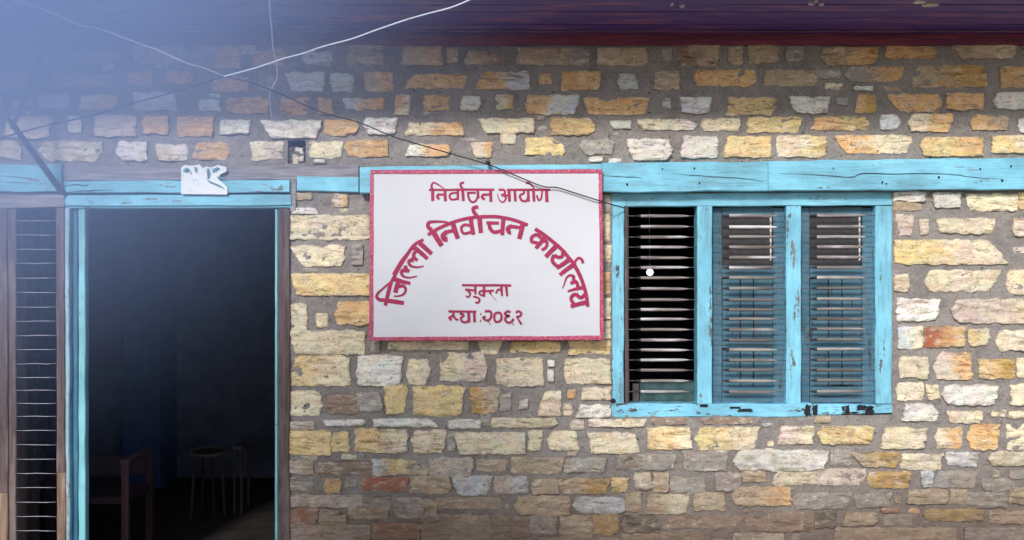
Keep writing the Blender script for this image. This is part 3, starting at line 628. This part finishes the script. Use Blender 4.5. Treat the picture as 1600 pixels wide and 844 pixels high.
# ------------------------------------------------------------------ sign board
SG = thing('sign_board', 'white rectangular office sign with crimson Nepali lettering hanging between door and window', 'sign', at(760, 398, -.06))
Y0s = -.098
def flat(name, quad, yf, yb, mat, parent, label=None):
    f = [at(x, y, yf) for x, y in quad]; b = [Vector((v.x, yb, v.z)) for v in f]
    return obj(name, f+b, [(0, 3, 2, 1), (0, 1, 5, 4), (1, 2, 6, 5), (2, 3, 7, 6), (3, 0, 4, 7), (4, 5, 6, 7)], mat, parent, label=label)
flat('panel', [(582, 267), (940, 266), (941, 528), (581, 529)], Y0s, Y0s+.016, M['sign_white'], SG)
board('batten', [(579, 265.5), (941, 264.5), (941, 270.5), (579, 272)], Y0s-.004, Y0s+.02, M['edge'], SG, .0008, .0015)
board('batten', [(577.5, 527), (943, 524.5), (943, 531.5), (577.5, 532.5)], Y0s-.005, Y0s+.022, M['edge'], SG, .0012, .0015)
board('batten', [(578, 272), (583.8, 272), (583, 526), (576.5, 526)], Y0s-.004, Y0s+.022, M['edge'], SG, .0014, .0015)
board('batten', [(935.5, 271), (941, 271), (943.5, 524), (937.5, 524)], Y0s-.004, Y0s+.022, M['edge'], SG, .0014, .0015)
for (x, y) in ((600, 300), (920, 300), (600, 505), (920, 505)):
    mb = MB(); c_ = at(x, y, -.04); mb.box(c_.x-.02, c_.x+.02, Y0s+.018, -.001, c_.z-.02, c_.z+.02); mb.build('spacer', M['brown_z'], SG)
LET = {
'निर्वाचन आयोग': [
 (660, 275, 13.333, '''45 135 292 200 290 500 292 900 285 1500 288;60 215 275 215 525;46:18 205 275 190 200 235 140 300 165 380 215 450 265;55 470 285 480 530;45 310 388 460 390;52 330 392 312 435 350 490;
 42 740 352 660 355 590 375 565 430 595 485 660 492 735 470;50 740 290 738 505;45 838 265 800 215 802 155 868 138;56 840 285 852 525;42 925 352 1110 352;42 955 360 958 430 990 510 1050 548 1110 520 1150 440;52 1150 290 1165 470;58 1420 290 1425 540;48 1245 392 1400 388;52 1252 395 1245 450 1300 492'''),
 (760, 275, 13.333, '''42 255 290 350 288 388 330 370 378 305 402;46:14 315 402 390 420 402 480 350 545 285 520 245 440 232 370;38 385 408 475 404;56 470 285 482 535;52 590 290 605 530;44 425 292 800 288 1330 290;42 775 300 778 360 700 395;46 700 395 702 450 745 515 830 520 870 450;52 868 290 880 535;52 980 285 992 535;28:44 992 270 950 200 885 150 825 140;38:34 1048 400 1090 505 1140 465 1165 300;58:64 1250 290 1262 545''')],
'जिल्ला निर्वाचन कार्यालय': [
 (580, 400, 9.38, '''52:44 290 385 245 560 205 728;60:50 200 650 330 668 478 692;50:22 195 648 120 640 80 600 100 545 170 480 300 368;40:38 300 375 400 190 520 -5 615 -135;62:40 320 330 450 375 575 402;58 395 385 350 540;46:16 395 450 470 440 505 490 475 560 400 588 330 588;42 500 140 515 190 555 228;52:16 515 215 455 215 445 260 480 303 560 318 670 298;52:16 625 62 560 70 555 115 600 155 690 165 770 148'''),
 (610, 340, 9.38, '''42:38 45 840 150 660 250 530 350 400 485 322;62:48 350 440 450 520 545 605;42 365 500 338 565 395 632;62:52 430 375 520 455 605 535;40 215 710 225 760 275 795;40 345 535 335 590 300 630'''),
 (660, 315, 9.38, '''42 80 490 220 402 350 342 450 303 580 265 700 240 830 225 945 218;70:60 150 430 215 540 285 650;56:22 135 420 85 370 88 315 150 296 300 296 430 322;64:56 445 320 480 430 520 545;46 325 452 460 425;60 345 455 300 500 320 550 370 552;36 700 352 620 342 570 385 590 455 640 468 715 445;56:50 710 240 722 350 748 485;46 805 215 755 155 748 95 820 78;62:54 835 220 845 340 858 460'''),
 (740, 325, 9.38, '''42 80 132 300 126 450 145 600 180 795 250;40 185 218 372 222;46 228 225 242 300 300 355 400 335;56:48 438 150 425 290 420 400;62:56 725 220 698 340 668 455;44 545 268 705 292;52 565 262 500 300 520 355 548 358'''),
 (820, 345, 9.38, '''46 150 118 300 220 450 340 560 440 650 550 730 650 825 845;56:46 300 235 225 330 160 405;42 248 262 175 205 105 240 105 305 190 325;40 240 305 310 300 325 350 300 400 245 428;62:52 465 368 380 450 305 530;44 562 450 545 525 480 532 430 500;46 430 500 402 570 430 630 490 672;60:50 645 575 560 635 465 695;58:48 700 655 600 725 512 795;26:38 738 655 740 595 790 545 840 575 850 625'''),
 (850, 400, 9.38, '''46 430 110 520 270 580 430 620 580 642 745;52:24 565 465 460 485 345 520;44 500 475 475 385 385 400;48:10 470 385 432 350 435 300 375 285 325 330 295 420 268 475;46 605 560 545 612 490 578 470 545;44 470 555 410 590 400 645 440 705;56:48 625 680 510 705 390 742''')],
'जुम्ला': [
 (710, 435, 16, '''52 190 170 500 172 800 172 1100 172 1420 178;56:48 520 180 525 400;46 265 278 400 290 510 300;50:30 330 295 395 380 345 470 280 430;38:50 465 455 550 470 625 520 600 600 520 605;62:54 738 180 742 320 735 460;42 650 315 622 350 640 400 710 430;46 650 312 800 318 985 300;46 960 300 885 330 915 392;50 1045 330 1050 375;42 1050 330 1110 275 1175 320;60:44 1175 190 1180 330 1192 440;60:44 1295 190 1305 330 1322 450;14:8 900 385 970 470 1050 560''')],
'स्था:२०६१': [
 (690, 475, 11.43, '''34 120 132 360 135 620 137;36 208 145 205 200 150 238;40 128 228 172 292;34 205 190 235 250 262 275 295 285;34 322 178 365 178 392 212 345 250 362 310 430 328 485 290;46 482 145 490 330;42 582 145 588 325;34 690 180 710 182;34 685 300 705 302;36 770 135 860 130 890 190 855 280 790 290 742 245 790 225;12 835 310 872 375;36 1005 150 955 175 938 240 960 310 1005 320 1055 290 1072 230 1050 165 1005 150;36 1228 152 1185 130 1132 165 1150 200 1205 212 1150 235 1135 290 1200 335 1265 300 1275 260;12 1245 330 1290 382;34 1325 160 1370 128 1425 170 1390 220 1330 232;20:40 1350 245 1385 300 1425 365''')]}
for (x, y) in ((590, 268), (762, 267.5), (932, 267), (580, 400), (581, 505), (939, 330), (941, 470), (600, 529.5), (760, 529), (925, 528)):
    c_ = at(x, y, Y0s-.008); v_, f_ = tube_data([c_, c_+Vector((0, .006, 0))], .0035, 7); obj('nail', v_, f_, M['rust'], SG)
lay = 0
for word, chunks in LET.items():
    vs, fs = [], []
    for ox, oy, s, txt in chunks:
        for st in txt.replace('\n', '').split(';'):
            q = st.split(); w = q[0].split(':'); kw = 1.2 if s < 10 else 1.15; w0 = float(w[0])/s*kw; w1 = float(w[-1])/s*kw*.97
            pts = [(ox+float(q[i])/s, oy+float(q[i+1])/s) for i in range(1, len(q)-1, 2)]
            pts = smooth_pts(pts, 6) if len(pts) > 2 else [tuple(pts[0][k]+(pts[1][k]-pts[0][k])*j/3 for k in (0, 1)) for j in range(4)]
            lay += 1; Yl = Y0s-.0012-.00003*lay; b = len(vs); n = len(pts)
            for i, pnt in enumerate(pts):
                a_, c_ = pts[max(0, i-1)], pts[min(n-1, i+1)]; dx, dy = c_[0]-a_[0], c_[1]-a_[1]; l_ = math.hypot(dx, dy) or 1
                wd = (w0+(w1-w0)*i/(n-1))/2*(1+.10*noise.noise((pnt[0]*.6, pnt[1]*.6, 2)))
                vs.append(at(pnt[0]-dy/l_*wd, pnt[1]+dx/l_*wd, Yl)); vs.append(at(pnt[0]+dy/l_*wd, pnt[1]-dx/l_*wd, Yl))
            for i in range(n-1): fs.append((b+2*i, b+2*i+1, b+2*i+3, b+2*i+2))
    obj('lettering', vs, fs, M['sign_red'], SG, label='crimson painted line reading '+word)

# ------------------------------------------------------------------ torn poster above the door
PO = thing('torn_poster', 'torn white and green poster scrap pasted over the door lintel', 'poster', at(319, 282, -.045))
ol = [(283, 303.5), (283, 262), (288, 258), (300, 259), (312, 257), (317, 263), (322, 260), (330, 262), (340, 258), (353, 261), (354, 268), (345, 272), (340, 279), (348, 286), (355, 293), (355, 304)]
def sheet(name, pts, Y, mat, parent, th=.0012):
    n = len(pts); vs = [at(x, y, Y+random.uniform(-.001, .001)) for x, y in pts]; vs += [v+Vector((0, th, 0)) for v in vs]
    obj(name, vs, [tuple(range(n))]+[(i, n+i, n+(i+1) % n, (i+1) % n) for i in range(n)]+[tuple(range(2*n-1, n-1, -1))], mat, parent)
sheet('paper', ol, -.048, M['paper'], PO)
M['print'] = plain('faded_teal_print', (.10, .24, .30), .8, 0, .4, 60, .2)
for q in ([(286, 265), (292, 262), (297, 266), (293, 270), (287, 269)], [(303, 261), (308, 262), (308, 271), (305, 268)], [(323, 264), (327, 263), (329, 272), (327, 280), (324, 279)], [(333, 264), (340, 261), (344, 264), (337, 268), (332, 270)], [(321, 279), (328, 283), (335, 286), (343, 289), (352, 296), (347, 294), (338, 290), (328, 286)], [(296, 268), (300, 270), (298, 273)], [(338, 276), (354, 277), (354, 279.5), (341, 280)]):
    sheet('print_patch', q, -.0512, M['print'], PO, .0008)

# ------------------------------------------------------------------ cables, bracket
def cable(name, pts, Ys, r, mat, parent, n=7):
    P = smooth_pts([tuple(at(x, y, yy)) for (x, y), yy in zip(pts, Ys)], 5)
    v_, f_ = tube_data([Vector(q) for q in P], r, n); obj(name, v_, f_, mat, parent, smooth=True)
lin = lambda n, a_, b_: [a_+(b_-a_)*i/(n-1) for i in range(n)]
CW = thing('overhead_cable', 'cable running from the iron bracket up to the right, its sunlit upper half coloured pale', 'cable', at(0, 216, -.34))
pw = [(-30, 222), (0, 216.5), (29, 207.5), (83, 194), (120, 186), (156, 177), (208, 161.5), (250, 150), (294, 137), (349, 120)]
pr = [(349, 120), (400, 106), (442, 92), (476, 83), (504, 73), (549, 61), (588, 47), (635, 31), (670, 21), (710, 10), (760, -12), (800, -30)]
cable('cable_length', pw, [-.34]*3+lin(7, -.35, -.60), .0040, M['black_pvc'], CW)
cable('cable_length', pr, lin(len(pr), -.60, -1.35), .0033, M['sunlit_pvc'], CW)  # pale sheath colour imitates sun on the upper half of a black cable
CB = thing('crossing_cable', 'thin cable slanting from the upper left corner across the sign to the window corner', 'cable', at(975, 325, -.02))
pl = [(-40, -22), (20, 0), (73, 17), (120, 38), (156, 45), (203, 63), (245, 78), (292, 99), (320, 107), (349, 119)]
pb = [(349, 119), (391, 129), (439, 147), (499, 174), (562, 192), (608, 211), (635, 220), (707, 241), (762, 257), (800, 272), (847, 291), (870, 293), (896, 301), (944, 316), (975, 325)]
cable('cable_length', pl, lin(len(pl), -1.3, -.56), .0030, M['sunlit_pvc'], CB)  # upper length of the dark cable, coloured pale as if sunlit
cable('cable_length', pb, lin(8, -.56, -.14)+[-.125, -.122, -.12, -.119, -.118, -.112, -.016], .0032, M['black_pvc'], CB)
c_ = at(763, 255, -.105); v_, f_ = tube_data([c_+Vector((-.012, -.004, .012)), c_+Vector((0, -.004, .0)), c_+Vector((.010, -.003, -.016))], [.003, .012, .004], 7); obj('cable_clip', v_, f_, M['black_pvc'], CB)
v_, f_ = tube_data([c_+Vector((.002, .1, .012)), c_+Vector((.004, -.01, .016)), c_+Vector((.0, -.01, -.01))], [.003, .003, .002], 6); obj('nail', v_, f_, M['black_pvc'], CB)
ST = thing('hanging_string', 'pale lilac string hanging down the stone wall from the eave above the door', 'string', at(425, 190, -.03))
cable('strand', [(421, -6), (422, 20), (424, 40), (425, 52), (427, 76), (432, 99), (433, 122), (423, 140), (421, 150), (422, 167), (426, 188)], lin(11, -.95, -.032), .0034, M['lilac'], ST, 6)
BR = thing('iron_bracket', 'bent rusty iron bracket arm reaching out from the wall left of the door', 'bracket', at(98, 300, -.03))
P0, P1, P2 = at(64, 84, -.01), at(21, 196, -.36), at(98, 302, -.045)
v_, f_ = tube_data([P0, P0.lerp(P1, .3)+Vector((.004, 0, 0)), P0.lerp(P1, .7), P1+(P1-P0).normalized()*.02], [.009, .012, .012, .011], 6); obj('upper_arm', v_, f_, M['rust'], BR)
v_, f_ = tube_data([P1+(P1-P2).normalized()*.05, P1, P1.lerp(P2, .5), P2], [.010, .014, .0155, .0165], 6); obj('lower_arm', v_, f_, M['rust'], BR)
v_, f_ = tube_data([P1+Vector((0, -.02, 0)), P1+Vector((0, .02, 0))], .01, 8); obj('bolt', v_, f_, M['rust'], BR)

# ------------------------------------------------------------------ things seen in the dark rooms
def ibox(parent, name, quad, Y, dy, mat, label=None): return flat(name, quad, Y, Y+dy, mat, parent, label)
FZ = GZ+.03
def gp(px, Y): v = at(px, 422, Y); return Vector((v.x, Y, FZ))
CU = thing('blue_cupboard', 'tall narrow blue cupboard standing deep in the dark doorway', 'cupboard', gp(222, 3.7))
g = gp(0, 2.9)
def prism(parent, name, px0, px1, z0, z1, Y, dy, mat, label=None):
    a_, b_ = at(px0, 0, Y).x, at(px1, 0, Y).x; mb = MB(); mb.box(a_, b_, Y, Y+dy, z0, z1); return mb.build(name, mat, parent, label=label)
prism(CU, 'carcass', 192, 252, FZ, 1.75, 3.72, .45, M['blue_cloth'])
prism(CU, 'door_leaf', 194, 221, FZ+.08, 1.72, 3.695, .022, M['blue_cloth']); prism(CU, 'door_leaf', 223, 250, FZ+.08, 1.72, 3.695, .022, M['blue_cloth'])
NB = thing('red_notice_board', 'dull red board hanging on the room wall left of the blue cupboard', 'notice board', at(168, 520, 4.1))
ibox(NB, 'board', [(136, 470), (200, 470), (200, 568), (136, 568)], 4.15, .03, plain('dull_red_board', (.12, .04, .07), .8)); ibox(NB, 'rail', [(134, 569), (202, 569), (202, 573), (134, 573)], 4.13, .05, M['red_wood'])
def chair(x, y, yaw, mat_f, label, sw=.46, arms=True):
    c = thing('chair', label, 'chair', (x, y, FZ)); ca_, sa_ = math.cos(yaw), math.sin(yaw)
    def tr(mb, name, mat):
        mb.v = [(x+ca_*a_-sa_*b_, y+sa_*a_+ca_*b_, FZ+z) for a_, b_, z in mb.v]; mb.build(name, mat, c)
    h = sw/2
    mb = MB(); mb.box(-h, h, -h, h, .42, .46); tr(mb, 'seat', mat_f)
    for sx in (-1, 1):
        for sy in (-1, 1):
            top = .66 if sy > 0 else (.66 if arms else .42)
            mb = MB(); mb.box(sx*h-.022, sx*h+.022, sy*h-.022, sy*h+.022, 0, top); tr(mb, 'leg', mat_f)
        if arms: mb = MB(); mb.box(sx*h-.03, sx*h+.03, -h-.03, h-.03, .66, .69); tr(mb, 'armrest', mat_f)
    mb = MB(); mb.box(-h+.03, h-.03, h-.012, h+.012, .52, .64); tr(mb, 'backrest', mat_f)
    return c
v = gp(170, 1.1); chair(at(203, 0, 1.0).x-.25, 1.22, 0, M['red_wood'], 'low dark red wooden armchair just inside the doorway on the left')
SL = thing('stool', 'round stool with a pale curved seat rim deep in the dark doorway', 'stool', gp(325, 2.6))
c_ = gp(325, 2.6); zs_ = at(0, 706, 2.6).z
pts = [Vector((c_.x+.13*math.cos(k*math.pi/12+math.pi), 2.6+.13*math.sin(k*math.pi/12+math.pi)*.9, zs_-.012*math.sin(k*math.pi/12))) for k in range(24)]
v_, f_ = tube_data(pts+[pts[0]], .014, 6); obj('seat_rim', v_, f_, M['pale_seat'], SL)
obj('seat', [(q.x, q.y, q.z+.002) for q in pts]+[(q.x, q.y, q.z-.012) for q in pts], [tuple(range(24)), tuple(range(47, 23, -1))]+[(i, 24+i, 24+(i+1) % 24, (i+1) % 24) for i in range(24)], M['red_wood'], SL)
for k in range(4):
    t_ = k*math.pi/2+.6; q = Vector((c_.x+.10*math.cos(t_), 2.6+.10*math.sin(t_), zs_-.01)); v_, f_ = tube_data([q, Vector((q.x*1.0+.03*math.cos(t_), q.y+.03*math.sin(t_), FZ))], .012, 6); obj('leg', v_, f_, M['hole'] if k % 2 else M['olive'], SL)
TB = thing('side_table', 'small pale topped side table right of the stool in the dark doorway', 'table', gp(372, 2.7))
z_ = at(0, 700, 2.7).z; xa, xb = at(364, 0, 2.7).x, at(379, 0, 2.7).x
mb = MB(); mb.box(xa, xb, 2.7, 2.95, z_-.012, z_+.012); mb.build('table_top', M['pale_seat'], TB)
for xx in (xa+.01, xb-.01):
    for yy in (2.71, 2.94): mb = MB(); mb.box(xx-.008, xx+.008, yy-.008, yy+.008, FZ, z_-.012); mb.build('leg', M['olive'], TB)
LB = thing('light_bulb', 'round white light bulb hanging behind the bars of the open window light', 'light bulb', at(1015.5, 425.5, .06))
c_ = at(1015.5, 425.5, .05); vs, fs = [], []
for j in range(9):
    th = math.pi*j/8
    for i in range(14): vs.append((c_.x+.0185*math.sin(th)*math.cos(i*math.pi/7), c_.y+.0185*math.sin(th)*math.sin(i*math.pi/7), c_.z+.0185*math.cos(th)))
for j in range(8):
    for i in range(14): fs.append((j*14+i, (j+1)*14+i, (j+1)*14+(i+1) % 14, j*14+(i+1) % 14))
obj('globe', vs, fs, M['bulb'], LB, smooth=True)
v_, f_ = tube_data([c_+Vector((0, 0, .017)), c_+Vector((0, 0, .04))], .007, 8); obj('holder', v_, f_, M['black_pvc'], LB)
v_, f_ = tube_data([c_+Vector((0, 0, .04)), c_+Vector((0, .02, .2)), c_+Vector((0, .03, at(0, 324, .05).z-c_.z+.06))], .0018, 6); obj('cord', v_, f_, M['black_pvc'], LB)

# ------------------------------------------------------------------ blue lens glare imitated by a volume before the upper left wall
GLARE_C = Vector((-1.55, -3.3, 2.42)); GLARE_R = Vector((2.2, .85, 1.82))
def glare_veil():
    vs, fs = [], []; nj, ni = 14, 24
    for j in range(nj+1):
        th = math.pi*j/nj
        for i in range(ni):
            ph = 2*math.pi*i/ni; vs.append((GLARE_C.x+GLARE_R.x*math.sin(th)*math.cos(ph), GLARE_C.y+GLARE_R.y*math.sin(th)*math.sin(ph), GLARE_C.z+GLARE_R.z*math.cos(th)))
    for j in range(nj):
        for i in range(ni): fs.append((j*ni+i, (j+1)*ni+i, (j+1)*ni+(i+1) % ni, j*ni+(i+1) % ni))
    m = bpy.data.materials.new('blue_glare_veil'); m.use_nodes = True; t = m.node_tree
    for n in list(t.nodes): t.nodes.remove(n)
    out = N(t, 'OutputMaterial'); pv = t.nodes.new('ShaderNodeVolumePrincipled'); L(t, pv.outputs[0], out.inputs['Volume'])
    tc = N(t, 'TexCoord'); mp = N(t, 'Mapping'); mp.inputs['Scale'].default_value = (1/GLARE_R.x, 1/GLARE_R.y, 1/GLARE_R.z)
    ln = N(t, 'VectorMath', operation='LENGTH'); L(t, tc.outputs['Object'], mp.inputs[0]); L(t, mp.outputs[0], ln.inputs[0])
    mr = N(t, 'MapRange', interpolation_type='SMOOTHERSTEP'); mr.inputs['From Min'].default_value = 1.0; mr.inputs['From Max'].default_value = -.25
    mr.inputs['To Min'].default_value = 0.0; mr.inputs['To Max'].default_value = 1.8; L(t, ln.outputs['Value'], mr.inputs['Value'])
    sq = N(t, 'Math', operation='POWER'); sq.inputs[1].default_value = 2.0; L(t, mr.outputs[0], sq.inputs[0])
    ds = N(t, 'Math', operation='MULTIPLY'); ds.inputs[1].default_value = 2.8; L(t, sq.outputs[0], ds.inputs[0])
    L(t, ds.outputs[0], pv.inputs['Density']); pv.inputs['Color'].default_value = (.43, .59, 1.0, 1); pv.inputs['Anisotropy'].default_value = -.35
    o = obj('glare_veil', vs, fs, m, None, smooth=True, kind='stuff', label='blue volume imitating lens glare over the upper left of the wall')
glare_veil()
